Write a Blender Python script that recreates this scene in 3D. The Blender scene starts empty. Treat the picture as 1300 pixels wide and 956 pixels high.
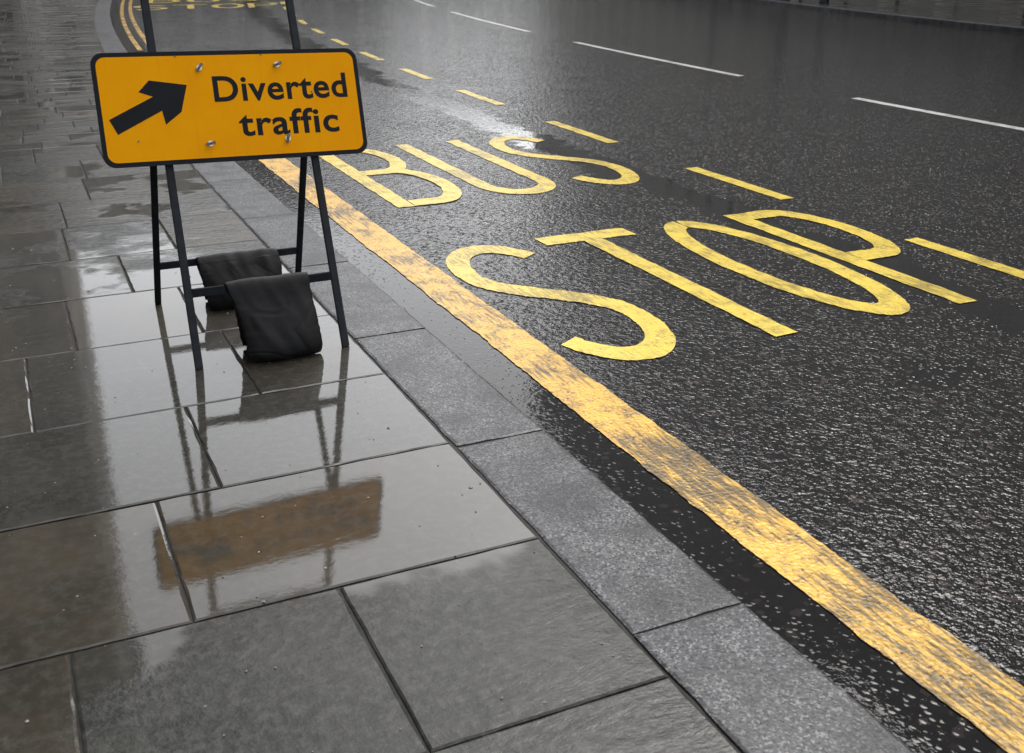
import bpy, bmesh, math, random
from mathutils import Vector, Matrix, noise
random.seed(7)
R=random.Random(11)
scene=bpy.context.scene
def link(o,parent=None):
    scene.collection.objects.link(o)
    if parent: o.parent=parent
    return o
# ---------------------------------------------------------------- helpers
def kx(x):
    if x<=2: return .0025
    if x<=4.67: return .0025+(x-2)/2.67*.0022
    if x<=9: return .0047
    return .0047+min(1,(x-9)/8)*.0018
def W(x,y):
    t=max(0,min(y,52)-7); d=kx(x)*t*t
    if y>52: d+=kx(x)*2*45*(y-52)
    return x+d,y
def mesh_obj(name,verts,faces,mats,fm=None,uv=None,parent=None,col=None,smooth=False):
    me=bpy.data.meshes.new(name); me.from_pydata(verts,[],faces)
    for m in mats: me.materials.append(m)
    if fm:
        for p,i in zip(me.polygons,fm): p.material_index=i
    if uv:
        l=me.uv_layers.new(name='st')
        for lp in me.loops: l.data[lp.index].uv=uv[lp.vertex_index]
    if col:
        a=me.color_attributes.new('tone','FLOAT_COLOR','CORNER')
        for p,c in zip(me.polygons,col):
            for li in p.loop_indices: a.data[li].color=c
    if smooth:
        for p in me.polygons: p.use_smooth=True
    me.update()
    o=bpy.data.objects.new(name,me)
    return link(o,parent)
class NT:
    def __init__(s,name):
        s.m=bpy.data.materials.new(name); s.m.use_nodes=True
        s.t=s.m.node_tree; s.n=s.t.nodes; s.b=s.n['Principled BSDF']; s.out=s.n['Material Output']
    def new(s,ty,**k):
        n=s.n.new(ty)
        for a,v in k.items(): setattr(n,a,v)
        return n
    def set(s,sock,v):
        if isinstance(v,bpy.types.NodeSocket): s.t.links.new(v,sock)
        else: sock.default_value=v
    def P(s,**k):
        for a,v in k.items(): s.set(s.b.inputs[a.replace('_',' ')],v)
    def coord(s): return s.new('ShaderNodeTexCoord').outputs['Object']
    def st(s):
        u=s.new('ShaderNodeUVMap'); u.uv_map='st'
        return s.new_sep(u.outputs[0])
    def new_sep(s,v):
        x=s.new('ShaderNodeSeparateXYZ'); s.set(x.inputs[0],v); return x.outputs[0],x.outputs[1]
    def noise(s,vec,scale,detail=4,rough=.55,dist=0,color=False):
        n=s.new('ShaderNodeTexNoise'); s.set(n.inputs['Vector'],vec); n.inputs['Scale'].default_value=scale
        n.inputs['Detail'].default_value=detail; n.inputs['Roughness'].default_value=rough; n.inputs['Distortion'].default_value=dist
        return n.outputs['Color' if color else 'Fac']
    def vor(s,vec,scale,feature='F1',out='Distance',rand=1):
        n=s.new('ShaderNodeTexVoronoi'); n.feature=feature; s.set(n.inputs['Vector'],vec); n.inputs['Scale'].default_value=scale
        n.inputs['Randomness'].default_value=rand
        return n.outputs[out]
    def math(s,op,a,b=0,c=0,clamp=False):
        n=s.new('ShaderNodeMath'); n.operation=op; n.use_clamp=clamp
        s.set(n.inputs[0],a); s.set(n.inputs[1],b); s.set(n.inputs[2],c); return n.outputs[0]
    def rng(s,v,a,b,c=0,d=1,smooth=True):
        n=s.new('ShaderNodeMapRange'); n.interpolation_type='SMOOTHSTEP' if smooth else 'LINEAR'
        s.set(n.inputs['Value'],v)
        for nm,x in zip(('From Min','From Max','To Min','To Max'),(a,b,c,d)): s.set(n.inputs[nm],x)
        return n.outputs[0]
    def mix(s,f,a,b,blend='MIX'):
        n=s.new('ShaderNodeMix'); n.data_type='RGBA'; n.blend_type=blend
        s.set(n.inputs[0],f)
        for i,v in ((6,a),(7,b)):
            if isinstance(v,tuple) and len(v)==3: v=v+(1,)
            s.set(n.inputs[i],v)
        return n.outputs[2]
    def bump(s,h,strength=1,dist=.01,normal=None):
        n=s.new('ShaderNodeBump'); s.set(n.inputs['Height'],h); s.set(n.inputs['Strength'],strength); n.inputs['Distance'].default_value=dist
        if normal is not None: s.set(n.inputs['Normal'],normal)
        return n.outputs[0]
    def scale(s,vec,sc):
        n=s.new('ShaderNodeMapping'); s.set(n.inputs[0],vec); n.inputs['Scale'].default_value=sc; return n.outputs[0]

# ---------------------------------------------------------------- materials
def m_asphalt():
    m=NT('wet_asphalt'); c=m.coord(); x,y=m.st()
    n1=m.noise(c,1.1,3); n2=m.noise(c,7,3)
    xw=m.math('ADD',x,m.math('MULTIPLY',m.math('SUBTRACT',n1,.5),.6))
    xw=m.math('ADD',xw,m.math('MULTIPLY',m.math('SUBTRACT',n2,.5),.4))
    band=m.rng(m.math('ABSOLUTE',m.math('SUBTRACT',xw,4.12)),.12,.26,1,0)
    band=m.math('MULTIPLY',band,m.rng(y,8.0,9.5,.99,.85))
    gut=m.rng(m.math('ADD',x,m.math('MULTIPLY',m.math('SUBTRACT',n2,.5),.1)),1.74,1.86,1,0)
    pud=m.rng(n1,.60,.72)
    mask=m.math('MAXIMUM',band,m.math('MULTIPLY',gut,.92)); mask=m.math('MAXIMUM',mask,m.math('MULTIPLY',pud,.45))
    inv=m.math('SUBTRACT',1,mask)
    vn=m.new('ShaderNodeTexVoronoi'); m.set(vn.inputs['Vector'],c); vn.inputs['Scale'].default_value=52
    ch=vn.outputs['Distance']
    sep=m.new('ShaderNodeSeparateColor'); m.set(sep.inputs[0],vn.outputs['Color'])
    md=m.noise(c,26,3,.6)
    dome=m.rng(ch,.15,.60,1,0)
    h=m.math('ADD',m.math('MULTIPLY',dome,m.rng(sep.outputs[1],.45,1,.04,1)),m.math('MULTIPLY',md,1.15))
    pale=m.rng(sep.outputs[0],.94,.97)
    col=m.mix(n2,(.0025,.0025,.003),(.007,.007,.008))
    col=m.mix(m.rng(sep.outputs[2],.3,1),col,(.011,.0095,.009))
    col=m.mix(m.math('MULTIPLY',pale,.6),col,(.07,.055,.05))
    col=m.mix(m.math('MULTIPLY',mask,.7),col,(.003,.003,.004))
    wetn=m.rng(n1,.3,.6,.7,1)
    nb=m.bump(h,m.math('MULTIPLY',m.math('MULTIPLY_ADD',inv,.97,.025),wetn),.0066)
    ior=m.math('SUBTRACT',1.29,m.math('MULTIPLY',gut,.065))
    m.P(Base_Color=col,Roughness=.6,Normal=nb,Coat_Weight=1,Coat_Roughness=m.math('MULTIPLY_ADD',inv,.02,.03),Coat_IOR=ior,Coat_Normal=nb)
    m.P(Specular_IOR_Level=.04)
    return m.m
def m_paint(name,ca,cb_,wear,dirt=.5):
    m=NT(name); c=m.coord()
    n=m.noise(c,9,5,.65); n2=m.noise(c,75,4,.7); big=m.noise(c,1.7,3)
    st=m.noise(m.scale(c,(60,7,1)),1,4,.7)
    xs=m.noise(m.scale(c,(6,90,1)),1,3,.6)
    col=m.mix(n,ca,cb_)
    d=m.rng(m.math('ADD',m.math('MULTIPLY',n2,.45),m.math('MULTIPLY',n,.55)),.45,.64)
    col=m.mix(m.math('MULTIPLY',d,dirt),col,(.15,.090,.025))
    scuff=m.rng(m.math('ADD',m.math('MULTIPLY',st,.5),m.math('MULTIPLY',big,.5)),.48,.60)
    col=m.mix(m.math('MULTIPLY',scuff,dirt),col,(.06,.040,.015))
    col=m.mix(m.math('MULTIPLY',m.rng(xs,.60,.72),dirt*.7),col,(.10,.065,.02))
    w=m.rng(m.math('ADD',m.math('MULTIPLY',n2,.66),m.math('MULTIPLY',n,.34)),wear,wear+.04)
    col=m.mix(w,col,(.014,.014,.015))
    chips=m.vor(c,50)
    h=m.math('ADD',m.math('MULTIPLY',m.rng(chips,.1,.6,1,0),.7),m.math('MULTIPLY',n2,1.1))
    h=m.math('ADD',h,xs)
    b=m.bump(h,.45,.004)
    m.P(Base_Color=col,Roughness=.6,Normal=b,Coat_Weight=.8,Coat_Roughness=.07,Coat_IOR=1.33,Coat_Normal=b,Specular_IOR_Level=.12)
    return m.m
def m_slab():
    m=NT('wet_york_stone'); c=m.coord(); x,y=m.st()
    a=m.new('ShaderNodeVertexColor'); a.layer_name='tone'; tone=a.outputs[0]
    sp=m.new('ShaderNodeSeparateColor'); m.set(sp.inputs[0],tone)
    n=m.noise(c,3,5,.6); n2=m.noise(c,28,5,.68)
    lay=m.noise(m.scale(c,(2.5,7,1)),1.2,4,.6,1.5)
    col=m.mix(sp.outputs[0],(.013,.016,.0145),(.044,.041,.033))
    col=m.mix(m.math('MULTIPLY',sp.outputs[1],.6),col,(.052,.037,.018))
    col=m.mix(m.rng(n,.35,.65),col,m.mix(.7,col,(.006,.007,.006)))
    col=m.mix(m.rng(n2,.40,.70,0,.6),col,(.064,.063,.056))
    spots=m.vor(c,5.5); col=m.mix(m.rng(spots,.02,.035,.6,0),col,(.18,.18,.16))
    dx=m.math('MULTIPLY',m.math('SUBTRACT',x,.45),.85); dy=m.math('MULTIPLY',m.math('SUBTRACT',y,3.7),.55)
    d=m.math('SQRT',m.math('ADD',m.math('MULTIPLY',dx,dx),m.math('MULTIPLY',dy,dy)))
    pn=m.noise(c,1.7,4,.55)
    pm=m.math('ADD',pn,m.rng(d,.35,1.3,.33,0))
    pm=m.math('ADD',pm,m.math('MULTIPLY',m.math('SUBTRACT',sp.outputs[2],.5),.18))
    pm=m.math('SUBTRACT',pm,m.math('MULTIPLY',m.rng(y,1.9,2.45,.22,0),m.rng(x,.0,.5)))
    mask=m.rng(pm,.48,.58)
    inv=m.math('SUBTRACT',1,mask)
    col=m.mix(m.math('MULTIPLY',mask,.6),col,m.mix(.6,col,(.020,.015,.007)))
    h=m.math('ADD',m.math('MULTIPLY',n2,.9),m.math('MULTIPLY',lay,1.2))
    cb=m.bump(h,m.math('MULTIPLY_ADD',inv,.42,.03),.006)
    m.P(Base_Color=col,Roughness=.6,Normal=cb,Coat_Weight=m.math('MULTIPLY_ADD',mask,.3,.7),Coat_Roughness=m.math('MULTIPLY_ADD',inv,.13,.015),Coat_IOR=m.math('MULTIPLY_ADD',mask,.18,1.29),Coat_Normal=cb,Specular_IOR_Level=.10)
    return m.m
def m_granite():
    m=NT('wet_granite'); c=m.coord()
    a=m.new('ShaderNodeVertexColor'); a.layer_name='tone'
    sp=m.new('ShaderNodeSeparateColor'); m.set(sp.inputs[0],a.outputs[0])
    v=m.vor(c,190,'F1','Color'); s2=m.new('ShaderNodeSeparateColor'); m.set(s2.inputs[0],v)
    n=m.noise(c,5,5); n2=m.noise(c,90,4,.7)
    col=m.mix(sp.outputs[0],(.058,.062,.070),(.095,.095,.10))
    col=m.mix(m.rng(s2.outputs[0],.5,.9),col,(.012,.012,.015))
    col=m.mix(m.rng(s2.outputs[1],.72,.95,0,.8),col,(.25,.25,.25))
    col=m.mix(m.rng(n,.35,.7,0,.7),col,(.020,.021,.024))
    h=m.math('ADD',m.math('MULTIPLY',n2,.7),m.math('MULTIPLY',n,.8))
    nb=m.bump(h,.45,.005)
    m.P(Base_Color=col,Roughness=.6,Normal=nb,Coat_Weight=.45,Coat_Roughness=.14,Coat_IOR=1.33,Coat_Normal=nb,Specular_IOR_Level=.12)
    return m.m
def m_simple(name,colr,rough=.5,metal=0,var=.25,scale=20,bump=.1,coat=0,coatr=.1,spec=.5,dist=.003):
    m=NT(name); c=m.coord(); n=m.noise(c,scale,4)
    dk=tuple(v*(1-var) for v in colr); lt=tuple(min(1,v*(1+var)) for v in colr)
    m.P(Base_Color=m.mix(m.rng(n,.3,.7),dk,lt),Roughness=rough,Metallic=metal,Coat_Weight=coat,Coat_Roughness=coatr,Specular_IOR_Level=spec)
    if bump: m.P(Normal=m.bump(n,bump,dist))
    return m.m
ASPH=m_asphalt(); SLAB=m_slab(); GRAN=m_granite()
YEL=m_paint('worn_yellow_line_paint',(.68,.37,.035),(.84,.50,.07),.585,.9)
YEL2=m_paint('yellow_letter_paint',(.74,.53,.05),(.84,.64,.09),.605,.55)
WHT=m_paint('white_road_paint',(.7,.7,.7),(.8,.8,.79),.62,.35)
GROUT=m_simple('wet_joint_mortar',(.012,.012,.011),.6,0,.4,40,.4,0,.08,.2)
STEEL=m_simple('dark_painted_steel',(.007,.010,.016),.5,0,.5,30,.2,0,.2,.3)
def m_bag():
    m=NT('black_woven_sack'); c=m.coord(); n=m.noise(c,14,4)
    wv=m.vor(c,420,'F1','Distance',.2)
    m.P(Base_Color=m.mix(n,(.004,.004,.005),(.010,.010,.011)),Roughness=.62,Specular_IOR_Level=.28,Normal=m.bump(m.math('ADD',wv,m.math('MULTIPLY',n,6)),.3,.002))
    return m.m
BAG=m_bag()
ZINC=m_simple('zinc_bolt',(.55,.55,.53),.3,.9,.15,60,.1)
SBLK=m_simple('sign_black_vinyl',(.004,.005,.009),.5,0,.2,30,.0,0,.08,.2)
SBACK=m_simple('grey_sign_back',(.12,.12,.12),.5)
def m_sign():
    m=NT('retroreflective_orange_sheeting'); c=m.coord()
    n=m.noise(c,6,4)
    streak=m.noise(m.scale(c,(45,3,3)),1,4)
    fl=m.noise(c,160,2)
    col=m.mix(m.rng(n,.3,.7),(.98,.385,.0005),(1.0,.425,.0008))
    col=m.mix(m.rng(streak,.55,.75,0,.10),col,(.55,.2,.002))
    col=m.mix(m.rng(fl,.6,.75,0,.15),col,(.8,.45,.02))
    m.P(Base_Color=col,Roughness=.45,Specular_IOR_Level=.05)
    return m.m
SORG=m_sign()
STONE=m_simple('weathered_stone_wall',(.20,.19,.175),.8,0,.3,1.2,.3)
BRICKM=NT('brick_wall'); _c=BRICKM.coord(); _b=BRICKM.new('ShaderNodeTexBrick'); BRICKM.set(_b.inputs['Vector'],BRICKM.scale(_c,(1,1,1)))
_b.inputs['Scale'].default_value=4; _b.inputs['Color1'].default_value=(.16,.075,.05,1); _b.inputs['Color2'].default_value=(.11,.06,.045,1); _b.inputs['Mortar'].default_value=(.2,.19,.17,1)
BRICKM.P(Base_Color=_b.outputs[0],Roughness=.85); BRICK=BRICKM.m
GLASS=m_simple('dark_window_glass',(.02,.025,.03),.06,0,.3,2,.0)
ROOF=m_simple('slate_roof',(.05,.052,.06),.6)
TRIM=m_simple('pale_stone_trim',(.32,.31,.28),.7)

# ---------------------------------------------------------------- ground + road
mesh_obj('ground',[(-300,-300,-.35),(300,-300,-.35),(300,300,-.35),(-300,300,-.35)],[(0,1,2,3)],[m_simple('ground_tarmac',(.05,.05,.05),.8)])
def strip(name,x0,x1,y0,y1,z,mat,nx=6,dy=.5,parent=None,jit=0):
    ny=max(2,int((y1-y0)/dy)); V=[];F=[];U=[]
    for j in range(ny+1):
        y=y0+(y1-y0)*j/ny
        for i in range(nx+1):
            x=x0+(x1-x0)*i/nx
            if jit and i in(0,nx): x+=jit*(noise.noise(Vector((x*3,y*9,1.3+i)))+.6*noise.noise(Vector((x,y*38,7+i))))
            yy=y
            if jit and j in(0,ny): yy+=jit*1.5*noise.noise(Vector((x*20,y,3)))
            wx,wy=W(x,yy); V.append((wx,wy,z)); U.append((x,yy))
    for j in range(ny):
        for i in range(nx):
            a=j*(nx+1)+i; F.append((a,a+1,a+nx+2,a+nx+1))
    return mesh_obj(name,V,F,[mat],uv=U,parent=parent)
ZR=-.10
strip('road',1.47,16.72,-25,95,ZR,ASPH,nx=20,dy=.5)

# markings
mk=bpy.data.objects.new('bus_stop_road_marking',None); link(mk)
ZP=ZR+.004
strip('edge_line',1.755,1.965,-6,17.4,ZP,YEL,nx=4,dy=.02,parent=mk,jit=.009)
dl=bpy.data.objects.new('double_yellow_line',None); link(dl)
strip('line_outer',1.70,1.78,18.2,60,ZP,YEL,nx=1,dy=.2,parent=dl,jit=.004)
strip('line_inner',1.90,1.98,18.2,60,ZP,YEL,nx=1,dy=.2,parent=dl,jit=.004)
for i,(a,b) in enumerate([(-1.25,-.1),(1.1,2.25),(3.4,4.57),(5.7,6.86),(8.05,9.3),(10.5,11.75),(12.9,14.1),(15.25,16.5),(17.7,18.9),(20.1,21.3),(22.5,23.7),(24.9,26.1),(27.3,28.5),(29.7,30.9),(32.1,33.3)]):
    strip('box_dash_%d'%(i+1),4.635,4.745,a,b,ZP,YEL2,nx=2,dy=.04,parent=mk,jit=.007)
cl=bpy.data.objects.new('centre_line_marking',None); link(cl)
for i,(a,b) in enumerate([(-10.5,-5),(-3,2),(4.2,9.33),(11.5,16.6),(18.9,24.8),(27,32.5),(35,40.5),(43,48)]):
    strip('dash_%d'%(i+1),8.39,8.51,a,b,ZP,WHT,nx=2,dy=.08,parent=cl,jit=.004)

def ribbon(pts,hw):
    L=[];Rr=[]
    n=len(pts)
    for i,p in enumerate(pts):
        a=pts[max(0,i-1)]; b=pts[min(n-1,i+1)]
        d=Vector((b[0]-a[0],b[1]-a[1])); d.normalize(); nn=Vector((-d.y,d.x))
        L.append((p[0]+nn.x*hw,p[1]+nn.y*hw)); Rr.append((p[0]-nn.x*hw,p[1]-nn.y*hw))
    return L,Rr
def arc(cx,cy,rx,ry,a0,a1,n=22):
    return [(cx+rx*math.cos(math.radians(a0+(a1-a0)*i/n)),cy+ry*math.sin(math.radians(a0+(a1-a0)*i/n))) for i in range(n+1)]
def line(a,b,n=14): return [(a[0]+(b[0]-a[0])*i/n,a[1]+(b[1]-a[1])*i/n) for i in range(n+1)]
def glyph(ch,w,h,t):
    q=t/2; x0,x1,y0,y1=q,w-q,q,h-q; cx=w/2; cy=h/2
    if ch=='T': return [line((0,y1),(w,y1)),line((cx,y1-q),(cx,0))]
    if ch=='O': return [arc(cx,cy,(x1-x0)/2,(y1-y0)/2,90,450,48)]
    if ch=='U':
        r=(x1-x0)/2; ry=r*.95
        return [line((x0,h),(x0,y0+ry))+arc(cx,y0+ry,r,ry,180,360,24)[1:]+line((x1,y0+ry),(x1,h))[1:]]
    if ch=='S':
        ry1=(y1-cy)/2; cyt=cy+ry1; cyb=y0+ry1; rx=(x1-x0)/2
        top=arc(cx,cyt,rx,ry1,28,180,22)
        mid=[]
        p0,p1,p2,p3=(x0,cyt),(x0,cy+.02*h),(x1,cy-.02*h),(x1,cyb)
        for i in range(1,24):
            s=i/24; mid.append(tuple((1-s)**3*p0[k]+3*(1-s)**2*s*p1[k]+3*(1-s)*s*s*p2[k]+s**3*p3[k] for k in(0,1)))
        bot=arc(cx,cyb,rx,ry1,0,-155,22)
        return [top+mid+bot]
    if ch=='P':
        yb=h*.44; ry=(y1-yb)/2
        return [line((x0,h),(x0,0)),line((x0+q,y1),(x1-ry*.55,y1),6)+arc(x1-ry*.55,(y1+yb)/2,ry*.55,ry,90,-90,20)[1:]+line((x1-ry*.55,yb),(x0+q,yb),6)[1:]]
    if ch=='B':
        ym=h*.53; r1=(y1-ym)/2; r2=(ym-y0)/2; k=.6
        return [line((x0,h),(x0,0)),
          line((x0+q,y1),(x1-.04-r1*k,y1),6)+arc(x1-.04-r1*k,(y1+ym)/2,r1*k,r1,90,-90,18)[1:]+line((x1-.04-r1*k,ym),(x0+q,ym),6)[1:],
          arc(x1-r2*k,(ym+y0)/2,r2*k,r2,90,-90,18)+line((x1-r2*k,y0),(x0+q,y0),6)[1:]]
def letter(name,ch,X0,X1,Y0,Y1,t=.118,sy=1.42,mat=None):
    w=X1-X0; h=(Y1-Y0)/sy; V=[];F=[];U=[]
    for si,pts in enumerate(glyph(ch,w,h,t)):
        dn=[]
        for p,q_ in zip(pts[:-1],pts[1:]):
            for k in range(3): dn.append((p[0]+(q_[0]-p[0])*k/3,p[1]+(q_[1]-p[1])*k/3))
        dn.append(pts[-1]); pts=dn
        L,Rr=ribbon(pts,t/2); b=len(V)
        for a,c in zip(L,Rr):
            for k,p in enumerate((a,c)):
                x=X0+p[0]; y=Y0+p[1]*sy
                jx=.008*noise.noise(Vector((x*9,y*9,k)))+.007*noise.noise(Vector((x*45,y*45,k)))
                wx,wy=W(x+jx,y+jx); V.append((wx,wy,ZP+.0012*si)); U.append((x,y))
        for i in range(len(L)-1): F.append((b+2*i+1,b+2*i+3,b+2*i+2,b+2*i))
    o=mesh_obj(name,V,F,[mat or YEL2],uv=U,parent=mk)
    bm=bmesh.new(); bm.from_mesh(o.data)
    for f in bm.faces:
        if f.normal.z<0: f.normal_flip()
    bm.to_mesh(o.data); bm.free()
def words(y0,y1,yb0,yb1,tag):
    for n,ch,a,b in (('S','S',2.0,2.60),('T','T',2.70,3.29),('O','O',3.36,3.96),('P','P',4.02,4.58)): letter('letter_%s%s'%(n,tag),ch,a,b,y0,y1)
    for n,ch,a,b in (('B','B',2.23,2.83),('U','U',2.94,3.52),('S_b','S',3.66,4.24)): letter('letter_%s%s'%(n,tag),ch,a,b,yb0,yb1)
words(3.56,5.50,6.56,8.72,'')
words(28.6,30.5,31.7,33.8,'_far')

# ---------------------------------------------------------------- pavement
def add_slab(V,F,U,C,x0,x1,y0,y1,z,tilt,tone,step=.06,jit=.002,dep=.03,ins=.006):
    nx=max(1,int((x1-x0)/step)); ny=max(1,int((y1-y0)/step)); out=[]
    out+=[(x0+(x1-x0)*i/nx,y0) for i in range(nx)]
    out+=[(x1,y0+(y1-y0)*i/ny) for i in range(ny)]
    out+=[(x1-(x1-x0)*i/nx,y1) for i in range(nx)]
    out+=[(x0,y1-(y1-y0)*i/ny) for i in range(ny)]
    cx,cy=(x0+x1)/2,(y0+y1)/2; b=len(V); n=len(out)
    for ring in range(3):
        for (x,y) in out:
            s=0 if ring<2 else ins*(1+.5*noise.noise(Vector((x*12,y*12,5))))
            xx=x+(cx-x)*min(.4,s/max(.02,(x1-x0)/2)); yy=y+(cy-y)*min(.4,s/max(.02,(y1-y0)/2))
            j=jit*noise.noise(Vector((x*14,y*14,2)))*1.5
            xx+=j*(1 if x<cx else -1); yy+=j*(1 if y<cy else -1)
            zz=z+tilt[0]*(x-cx)+tilt[1]*(y-cy)+(0 if ring==2 else (-.003 if ring==1 else -dep))
            wx,wy=W(xx,yy); V.append((wx,wy,zz)); U.append((xx,yy))
    for r in range(2):
        for i in range(n):
            F.append((b+r*n+i,b+r*n+(i+1)%n,b+(r+1)*n+(i+1)%n,b+(r+1)*n+i)); C.append(tone)
    F.append(tuple(b+2*n+i for i in range(n))); C.append(tone)
V=[];F=[];U=[];C=[]
g=.003
rows=[2.33-.66*k for k in range(14,0,-1)]+[2.33,2.99,3.65,4.40,5.10,5.79,6.50,7.20,7.9,8.6,9.25]
fixed={2.33-.66:[-.05,.593],2.33:[-.38,.232],2.99:[-.28,.423],3.65:[-.07,.69],4.40:[-.5,.12,.62],5.10:[-.2,.42],5.79:[-.35,.19,.72]}
def tone(): return (R.random(),R.random()**2,R.random(),1)
XI=1.165
for k in range(len(rows)-1):
    y0,y1=rows[k],rows[k+1]
    js=None
    for key,v in fixed.items():
        if abs(key-y0)<.01: js=v
    xs=[XI]
    if js: xs+=sorted(js,reverse=True)
    while xs[-1]>-4.3: xs.append(xs[-1]-R.uniform(.45,.95))
    for a,b in zip(xs[1:],xs[:-1]):
        tn=tone()
        if y1<=2.34 and b>.5: tn=(.35,.05,.0,1)
        add_slab(V,F,U,C,a+g,b-g,y0+g,y1-g,R.uniform(-.0012,.0012),(R.uniform(-.002,.002),R.uniform(-.002,.002)),tn,step=.06 if 0<y1<8 and b>-1 else .3)
y=9.25
while y<60:
    d=R.choice((.3,.36,.42)) if y<34 else 1.2
    xs=[XI]
    while xs[-1]>-4.3: xs.append(xs[-1]-(R.uniform(.28,.6) if y<34 else 1.2))
    for a,b in zip(xs[1:],xs[:-1]):
        add_slab(V,F,U,C,a+g,b-g,y+g,y+d-g,R.uniform(-.003,.003),(R.uniform(-.004,.004),R.uniform(-.004,.004)),tone(),step=.5,ins=.01)
    y+=d
pv=mesh_obj('pavement',V,F,[SLAB],uv=U,col=C)
strip('pavement_joint_bed',-4.4,1.47,-25,60,-.0065,GROUT,nx=6,dy=1)
V=[];F=[];U=[];C=[]
ky=1.84-1.115*14
while ky<58:
    add_slab(V,F,U,C,1.172,1.485,ky+.003,ky+1.112-.003,.0005+R.uniform(-.001,.001),(R.uniform(-.003,.003),R.uniform(-.001,.001)),(R.random(),0,0,1),step=.05 if -1<ky<9 else .3,dep=.13,ins=.009,jit=.004)
    ky+=1.115
mesh_obj('kerb',V,F,[GRAN],uv=U,col=C)
V=[];F=[];U=[];C=[]
ky=-20
while ky<60:
    add_slab(V,F,U,C,16.72,17.02,ky+.004,ky+1.1,.0,(0,0),(R.random(),0,0,1),step=.5,dep=.13,ins=.012); ky+=1.107
mesh_obj('far_kerb',V,F,[GRAN],uv=U,col=C)
V=[];F=[];U=[];C=[]
y=-20
while y<60:
    xs=17.03
    while xs<26:
        w=R.uniform(.6,1.0); add_slab(V,F,U,C,xs+.005,xs+w-.005,y+.005,y+.695,R.uniform(-.002,.002),(R.uniform(-.004,.004),R.uniform(-.004,.004)),tone(),step=1,ins=.01); xs+=w
    y+=.7
mesh_obj('far_pavement',V,F,[SLAB],uv=U,col=C)
strip('far_pavement_joint_bed',17.0,27.5,-20,60,-.008,GROUT,nx=4,dy=1)

# grit / litter flecks
V=[];F=[]
for i in range(620):
    if R.random()<.6: x=R.uniform(1.5,1.75) if R.random()<.6 else R.uniform(2,7); yy=R.uniform(.9,8); z=ZR+.001
    else: x=R.uniform(-.3,1.45); yy=R.uniform(.8,7); z=.0015
    s=R.uniform(.0015,.0045)*(1.8 if R.random()<.08 else 1); b=len(V); wx,wy=W(x,yy); an=R.uniform(0,6.28)
    for k in range(5):
        t=an+k*1.257; rr=s*R.uniform(.6,1.3); V.append((wx+rr*math.cos(t),wy+rr*math.sin(t),z))
    V.append((wx,wy,z+s*.7))
    for k in range(5): F.append((b+k,b+(k+1)%5,b+5))
mesh_obj('grit',V,F,[m_simple('pale_grit',(.28,.26,.22),.7,0,.5,200)])

# ---------------------------------------------------------------- sign
sign=bpy.data.objects.new('diverted_traffic_sign',None); link(sign); sign.location=(.82,4.2,0)
def attach(o):
    o.parent=sign; o.matrix_parent_inverse=Matrix.Translation((-.82,-4.2,0))
    return o
def beam(name,a,b,w,d,mat,bev=.003):
    a=Vector(a);b=Vector(b); L=(b-a).length; ez=(b-a)/L
    ex=Vector((1,0,0)) if abs(ez.x)<.7 else Vector((0,0,1))
    ex=(ex-ez*ex.dot(ez)).normalized(); ey=ez.cross(ex)
    bm=bmesh.new(); bmesh.ops.create_cube(bm,size=1)
    for v in bm.verts:
        p=v.co.copy(); v.co=a+ex*p.x*w+ey*p.y*d+ez*(p.z+.5)*L
    bmesh.ops.bevel(bm,geom=bm.edges[:],offset=bev,segments=2,affect='EDGES')
    me=bpy.data.meshes.new(name); bm.to_mesh(me); bm.free(); me.materials.append(mat)
    o=bpy.data.objects.new(name,me); scene.collection.objects.link(o); return attach(o)
def fp(x,z): return (x,3.99+.36*z,z)
def bp(x,z): return (x,4.88-.505*z,z)
TW=.030
beam('front_leg_left',fp(.53,0),fp(.541,1.46),TW,.018,STEEL)
beam('front_leg_right',fp(1.11,0),fp(1.09,1.46),TW,.018,STEEL)
beam('top_rail',fp(.541+.016,1.445),fp(1.09-.016,1.445),.026,.016,STEEL)
beam('front_rail',fp(.548,.274),fp(1.092,.274),.026,.014,STEEL)
beam('back_leg_left',bp(.500,0),bp(.515,1.03),TW*.9,.018,STEEL)
beam('back_leg_right',bp(1.14,0),bp(1.122,1.03),TW*.9,.018,STEEL)
beam('back_rail',bp(.518,.2),bp(1.12,.2),.024,.014,STEEL)
for sx in (.50,1.10): beam('hinge_bolt',(sx-.01,4.363,1.02),(sx+.05,4.363,1.02),.014,.014,ZINC,.004)
rr=math.radians(1.15)
ex=Vector((math.cos(rr),0,-math.sin(rr))); up0=Vector((0,.3387,.9409)); nrm=ex.cross(up0).normalized()
ey=nrm.cross(ex).normalized()
PW,PH=1.012,.425
cz=.942; Cc=Vector((.811,3.945+.36*cz,cz))
M=Matrix(((ex.x,ey.x,nrm.x,Cc.x),(ex.y,ey.y,nrm.y,Cc.y),(ex.z,ey.z,nrm.z,Cc.z),(0,0,0,1)))
def rrect(w,h,r,n=8):
    P=[]
    for cx,cy,a0 in ((w/2-r,h/2-r,0),(-w/2+r,h/2-r,90),(-w/2+r,-h/2+r,180),(w/2-r,-h/2+r,270)):
        for i in range(n+1):
            a=math.radians(a0+90*i/n); P.append((cx+r*math.cos(a),cy+r*math.sin(a)))
    return P
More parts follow.
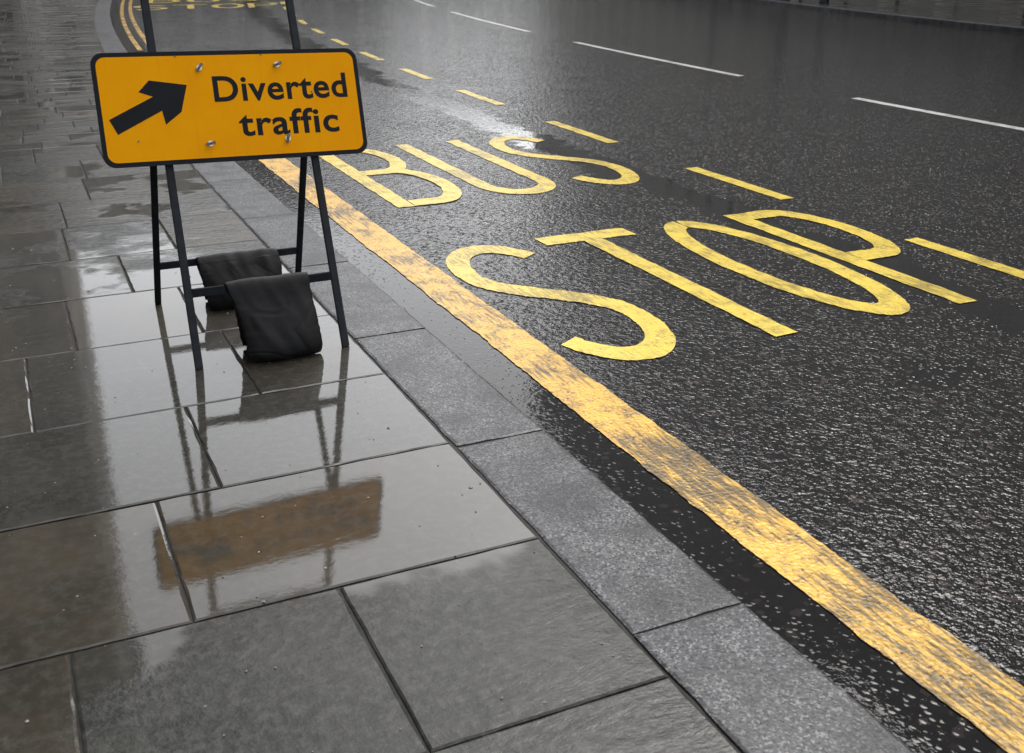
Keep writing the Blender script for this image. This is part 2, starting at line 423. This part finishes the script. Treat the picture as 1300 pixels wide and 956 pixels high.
def slab2d(name,P,z0,z1,mat,back=None):
    n=len(P); V=[(p[0],p[1],z1) for p in P]+[(p[0],p[1],z0) for p in P]
    F=[tuple(range(n)),tuple(range(2*n-1,n-1,-1))]+[(i,n+i,n+(i+1)%n,(i+1)%n) for i in range(n)]
    me=bpy.data.meshes.new(name); me.from_pydata(V,[],F); me.materials.append(mat)
    if back: me.materials.append(back); me.polygons[1].material_index=1
    bm=bmesh.new(); bm.from_mesh(me); bmesh.ops.recalc_face_normals(bm,faces=bm.faces); bm.to_mesh(me); bm.free()
    me.transform(M)
    o=bpy.data.objects.new(name,me); scene.collection.objects.link(o); return attach(o)
slab2d('sign_plate',rrect(PW,PH,.045),-.003,.003,SBLK,SBACK)
slab2d('sign_face',rrect(PW-.034,PH-.034,.034),.0032,.0042,SORG)
for zz in (.15,-.145): 
    slab2d('mounting_rail',[(-.42,zz-.02),(.42,zz-.02),(.42,zz+.02),(-.42,zz+.02)],-.018,-.0035,SBACK)
def uvp(u,v): return ((u-.5)*PW,(v-.5)*PH)
arrow=[uvp(*p) for p in [(.329,.700),(.195,.750),(.153,.650),(.202,.606),(.038,.418),(.062,.285),(.228,.480),(.235,.355),(.297,.462)]]
slab2d('arrow_symbol',arrow,.0044,.005,SBLK)
def text(s,u0,u1,v0,size,wt):
    cu=bpy.data.curves.new('t','FONT'); cu.body=s; cu.size=size; cu.offset=wt; cu.resolution_u=6; cu.extrude=.0002; cu.space_character=1.06
    o=bpy.data.objects.new('t',cu); scene.collection.objects.link(o); bpy.context.view_layer.update()
    me=bpy.data.meshes.new_from_object(o.evaluated_get(bpy.context.evaluated_depsgraph_get()))
    bpy.data.objects.remove(o)
    xs=[v.co.x for v in me.vertices]; a,b=min(xs),max(xs)
    X0,_=uvp(u0,0); X1,_=uvp(u1,0); _,Y0=uvp(0,v0); k=(X1-X0)/(b-a)
    for v in me.vertices: v.co=Vector((X0+(v.co.x-a)*k,Y0+v.co.y,.0047+v.co.z))
    me.transform(M); me.materials.clear(); me.materials.append(SBLK)
    ob=bpy.data.objects.new('lettering_'+s.lower(),me); scene.collection.objects.link(ob); attach(ob)
text('Diverted',.424,.944,.545,.136,.0026)
text('traffic',.503,.893,.225,.136,.0026)
def cyl(name,u,v,r,z0,z1,mat,n=14):
    x,y=uvp(u,v); return slab2d(name,[(x+r*math.cos(6.2832*i/n),y+r*math.sin(6.2832*i/n)) for i in range(n)],z0,z1,mat)
for (u,v,an) in ((.383,.85,.9),(.678,.86,.4),(.388,.167,.2),(.683,.178,1.3)):
    cyl('bolt_washer',u,v,.011,.0045,.007,ZINC); cyl('bolt_shank',u,v,.004,.007,.024,SBACK)
    x,y=uvp(u,v)
    for s in (1,-1):
        dx,dy=math.cos(an)*s,math.sin(an)*s
        P=[(x-dy*.003,y+dx*.003),(x+dx*.016-dy*.006,y+dy*.016+dx*.006),(x+dx*.019,y+dy*.019),(x+dx*.016+dy*.006,y+dy*.016-dx*.006),(x+dy*.003,y-dx*.003)]
        slab2d('wing_nut',P,.010,.016,SBACK)
for (u,v) in ((.30,.955),(.62,.955),(.13,.22),(.80,.60)): cyl('rivet',u,v,.0035,.0044,.006,SBACK)

def sandbag(name,path,seed,ztop):
    n=96; NS=130; V=[];F=[]
    def samp(s):
        f=s*(len(path)-1); i=min(len(path)-2,int(f)); t=f-i
        def g(j): return path[max(0,min(len(path)-1,j))]
        p0,p1,p2,p3=g(i-1),g(i),g(i+1),g(i+2)
        return [.5*((2*p1[k])+(-p0[k]+p2[k])*t+(2*p0[k]-5*p1[k]+4*p2[k]-p3[k])*t*t+(-p0[k]+3*p1[k]-3*p2[k]+p3[k])*t**3) for k in range(5)]
    for j in range(NS+1):
        s=j/NS; y,z,b,x0,x1=samp(s); y2,z2,*_=samp(min(1,s+.01)); y1,z1,*_=samp(max(0,s-.01))
        d=Vector((0,y2-y1,z2-z1)).normalized(); nn=Vector((0,-d.z,d.y))
        cx=(x0+x1)/2; hw=(x1-x0)/2
        for i in range(n):
            q_=i/n*4
            if q_<2: u=1-q_; sg=1
            else: u=q_-3; sg=-1
            u=max(-1,min(1,math.sin(u*math.pi/2)*.35+u*.65))
            pt=sg*(b*(1-abs(u)**3.2)**.7+.002)
            q=Vector((cx+u*hw,y,z))+nn*pt
            amp=min(1,b/.014)*(1-abs(u)**6*.5)
            w=.016*noise.noise(Vector((q.x*7+seed,q.z*5,sg)))+.004*noise.noise(Vector((q.x*24+q.z*12,q.z*9,seed+sg)))
            fade=max(0,min(1,(z/ztop-.15)*1.3))
            w+=.005*noise.noise(Vector((q.x*26+q.z*8,q.z*5,seed*3)))*fade
            r_=abs(noise.noise(Vector((q.x*5-q.z*3,q.z*11+q.x*3,seed*2+sg+4))))
            w-=.0035*max(0,1-r_*12)*(1-fade*.6)
            q+=nn*w*sg*amp
            q.x+=.014*noise.noise(Vector((q.z*9,seed,u)))+.004*noise.noise(Vector((q.z*50,seed,u)))
            q.z+=.014*noise.noise(Vector((q.x*9,seed,3)))*(1 if z<.2 else .5)
            q.z=max(q.z,.003)
            V.append(q[:])
    for j in range(NS):
        for i in range(n): F.append((j*n+i,j*n+(i+1)%n,(j+1)*n+(i+1)%n,(j+1)*n+i))
    F.append(tuple(range(n-1,-1,-1))); F.append(tuple(NS*n+i for i in range(n)))
    o=mesh_obj(name,V,F,[BAG],smooth=True)
    bm=bmesh.new(); bm.from_mesh(o.data); bmesh.ops.recalc_face_normals(bm,faces=bm.faces); bm.to_mesh(o.data); bm.free()
    return attach(o)
yb=3.99+.36*.285
sandbag('sandbag_front',[(3.965,.004,.014,.715,1.003),(3.965,.035,.032,.71,1.008),(3.98,.08,.034,.708,1.003),(4.012,.16,.020,.70,.997),(4.045,.22,.012,.692,.994),(4.072,.28,.006,.68,.994),(yb,.296,.005,.675,.994),(yb+.018,.28,.006,.685,.99),(yb+.035,.2,.018,.70,.985),(yb+.045,.1,.028,.71,.98),(yb+.055,.01,.02,.73,.97)],1.7,.3)
yb2=4.88-.505*.215
sandbag('sandbag_back',[(4.68,.004,.02,.70,1.0),(4.68,.04,.034,.69,1.01),(4.69,.09,.034,.685,1.02),(4.715,.15,.018,.68,1.03),(4.748,.205,.006,.675,1.03),(yb2,.222,.005,.672,1.03),(yb2+.018,.2,.006,.675,1.02),(yb2+.045,.12,.028,.69,1.01),(yb2+.055,.01,.02,.70,.99)],5.1,.22)

# ---------------------------------------------------------------- buildings
def building(name,cx,cy,rot,w,d,h,st,bays,wall,gf=True):
    V=[];F=[];Mi=[]
    def quad(a,b,c,e,m): 
        i=len(V); V.extend([a,b,c,e]); F.append((i,i+1,i+2,i+3)); Mi.append(m)
    def facade(p0,p1,nb):
        p0=Vector(p0);p1=Vector(p1); L=(p1-p0).length; ux=(p1-p0)/L; n=Vector((ux.y,-ux.x,0)); sh=h/st; bw=L/nb; rec=-n*.18
        P=lambda s,z,o=Vector((0,0,0)): tuple(p0+ux*s+Vector((0,0,z))+o)
        for k in range(st):
            for b in range(nb):
                s0,s1=b*bw,(b+1)*bw; z0,z1=k*sh,(k+1)*sh
                a0,a1=(s0+bw*.28,s1-bw*.28) if k else (s0+bw*.12,s1-bw*.12)
                c0,c1=(z0+sh*.25,z0+sh*.8) if k else (z0+.5,z0+sh*.85)
                quad(P(s0,z0),P(s1,z0),P(s1,c0),P(s0,c0),0); quad(P(s0,c1),P(s1,c1),P(s1,z1),P(s0,z1),0)
                quad(P(s0,c0),P(a0,c0),P(a0,c1),P(s0,c1),0); quad(P(a1,c0),P(s1,c0),P(s1,c1),P(a1,c1),0)
                quad(P(a0,c0,rec),P(a1,c0,rec),P(a1,c1,rec),P(a0,c1,rec),1)
                quad(P(a0,c0),P(a1,c0),P(a1,c0,rec),P(a0,c0,rec),2); quad(P(a0,c1,rec),P(a1,c1,rec),P(a1,c1),P(a0,c1),2)
                quad(P(a0,c0),P(a0,c0,rec),P(a0,c1,rec),P(a0,c1),2); quad(P(a1,c0,rec),P(a1,c0),P(a1,c1),P(a1,c1,rec),2)
        for z,t,pr in ((h/st,.3,.15),(h,.6,.4)):
            o=n*pr
            quad(P(0,z,o),P(L,z,o),P(L,z+t,o),P(0,z+t,o),2); quad(P(0,z,n*.002),P(L,z,n*.002),P(L,z,o),P(0,z,o),2); quad(P(0,z+t,o),P(L,z+t,o),P(L,z+t,-n*.3),P(0,z+t,-n*.3),2)
    a,b,c,e=(-w/2,-d/2,0),(w/2,-d/2,0),(w/2,d/2,0),(-w/2,d/2,0)
    nb2=max(2,int(bays*d/w))
    facade(a,b,bays);facade(b,c,nb2);facade(c,e,bays);facade(e,a,nb2)
    H=h+.55; rh=h+3
    i=len(V); V+= [(-w/2,-d/2,H),(w/2,-d/2,H),(w/2,d/2,H),(-w/2,d/2,H),(-w/2+2,0,rh),(w/2-2,0,rh)]
    for f in ((0,1,5,4),(2,3,4,5),(1,2,5),(3,0,4)): F.append(tuple(i+k for k in f)); Mi.append(3)
    o=mesh_obj(name,V,F,[wall,GLASS,TRIM,ROOF],fm=Mi)
    o.location=(cx,cy,-.02); o.rotation_euler=(0,0,math.radians(rot)); return o
building('stone_office_building',-10.6,-6,90,36,12,15,5,12,STONE)
building('brick_town_house',-10.6,22.5,90,20,12,13,4,7,BRICK)
building('stone_corner_building',-8.3,50,-4,20,20,38,9,8,STONE)
building('brick_shop_building',31.5,-2,90,26,12,19,5,9,BRICK)
building('unseen_stone_bank',34,24,84,24,12,27,6,8,STONE)  # out of view; raised so the wet road mirrors dark wall, not sky
building('unseen_brick_mansion',42,58,80,40,14,37,9,15,BRICK)  # unseen; lengthened and heightened to close a bright sky gap in puddle reflections
building('stone_department_store',60,95,60,26,16,27,6,9,STONE)
building('unseen_brick_terrace',16,100,8,32,12,21,6,11,BRICK)  # beyond the frame; widened and raised to dim reflections on the far setts
building('stone_terrace_building',46,122,-12,28,14,15,4,9,STONE)

def revolve(name,x,y,prof,mat,n=20,parent=None):
    V=[];F=[]
    for r,z in prof:
        for i in range(n): V.append((x+r*math.cos(6.2832*i/n),y+r*math.sin(6.2832*i/n),z))
    for j in range(len(prof)-1):
        for i in range(n): F.append((j*n+i,j*n+(i+1)%n,(j+1)*n+(i+1)%n,(j+1)*n+i))
    F.append(tuple((len(prof)-1)*n+i for i in range(n)))
    return mesh_obj(name,V,F,[mat],smooth=True,parent=parent)
boll=[(.13,0),(.13,.06),(.10,.09),(.09,.35),(.08,.8),(.10,.84),(.10,.88),(.07,.93),(.075,.99),(.03,1.04)]
x,y=W(17.6,22.6); revolve('bollard',x,y,boll,STEEL)
x,y=W(17.6,30); revolve('bollard.001',x,y,boll,STEEL)
x,y=W(18.3,26)
lp=bpy.data.objects.new('street_lamp',None); link(lp)
revolve('column',x,y,[(.18,0),(.18,.1),(.13,.2),(.12,1.2),(.08,1.3),(.06,4),(.05,8),(.05,8.3)],STEEL,parent=lp)
revolve('lantern',x,y,[(.06,8.3),(.16,8.35),(.22,8.6),(.24,8.75),(.12,8.9),(.03,9.0)],STEEL,parent=lp)

# ---------------------------------------------------------------- light / world
el,az=math.radians(50),math.radians(50)
sd=bpy.data.lights.new('sun','SUN'); sd.energy=.5; sd.angle=math.radians(16); sd.color=(1,.94,.84)
so=bpy.data.objects.new('sun',sd); link(so)
dirv=Vector((math.sin(az)*math.cos(el),math.cos(az)*math.cos(el),math.sin(el)))
so.rotation_euler=dirv.to_track_quat('Z','Y').to_euler()
w=bpy.data.worlds.new('World'); scene.world=w; w.use_nodes=True; nt=w.node_tree
bg=nt.nodes['Background']; sk=nt.nodes.new('ShaderNodeTexSky'); sk.sky_type='NISHITA'; sk.sun_disc=False
sk.sun_elevation=el; sk.sun_rotation=az; sk.air_density=1; sk.dust_density=4; sk.ozone_density=1
hs=nt.nodes.new('ShaderNodeHueSaturation'); hs.inputs['Saturation'].default_value=.18; hs.inputs['Value'].default_value=2.55
nt.links.new(sk.outputs[0],hs.inputs['Color']); nt.links.new(hs.outputs[0],bg.inputs[0]); bg.inputs[1].default_value=.15

cam=bpy.data.cameras.new('camera'); co=bpy.data.objects.new('camera',cam); link(co)
cam.sensor_width=36; cam.lens=36*1371/1300; cam.shift_y=-45/1300; cam.clip_end=800; cam.clip_start=.05
co.location=(0,0,1.55); co.rotation_euler=(math.radians(90-20.48),0,math.radians(-24.9))
cam.dof.use_dof=True; cam.dof.focus_distance=4.6; cam.dof.aperture_fstop=7
scene.camera=co
scene.view_settings.view_transform='Standard'; scene.view_settings.look='None'; scene.view_settings.exposure=0
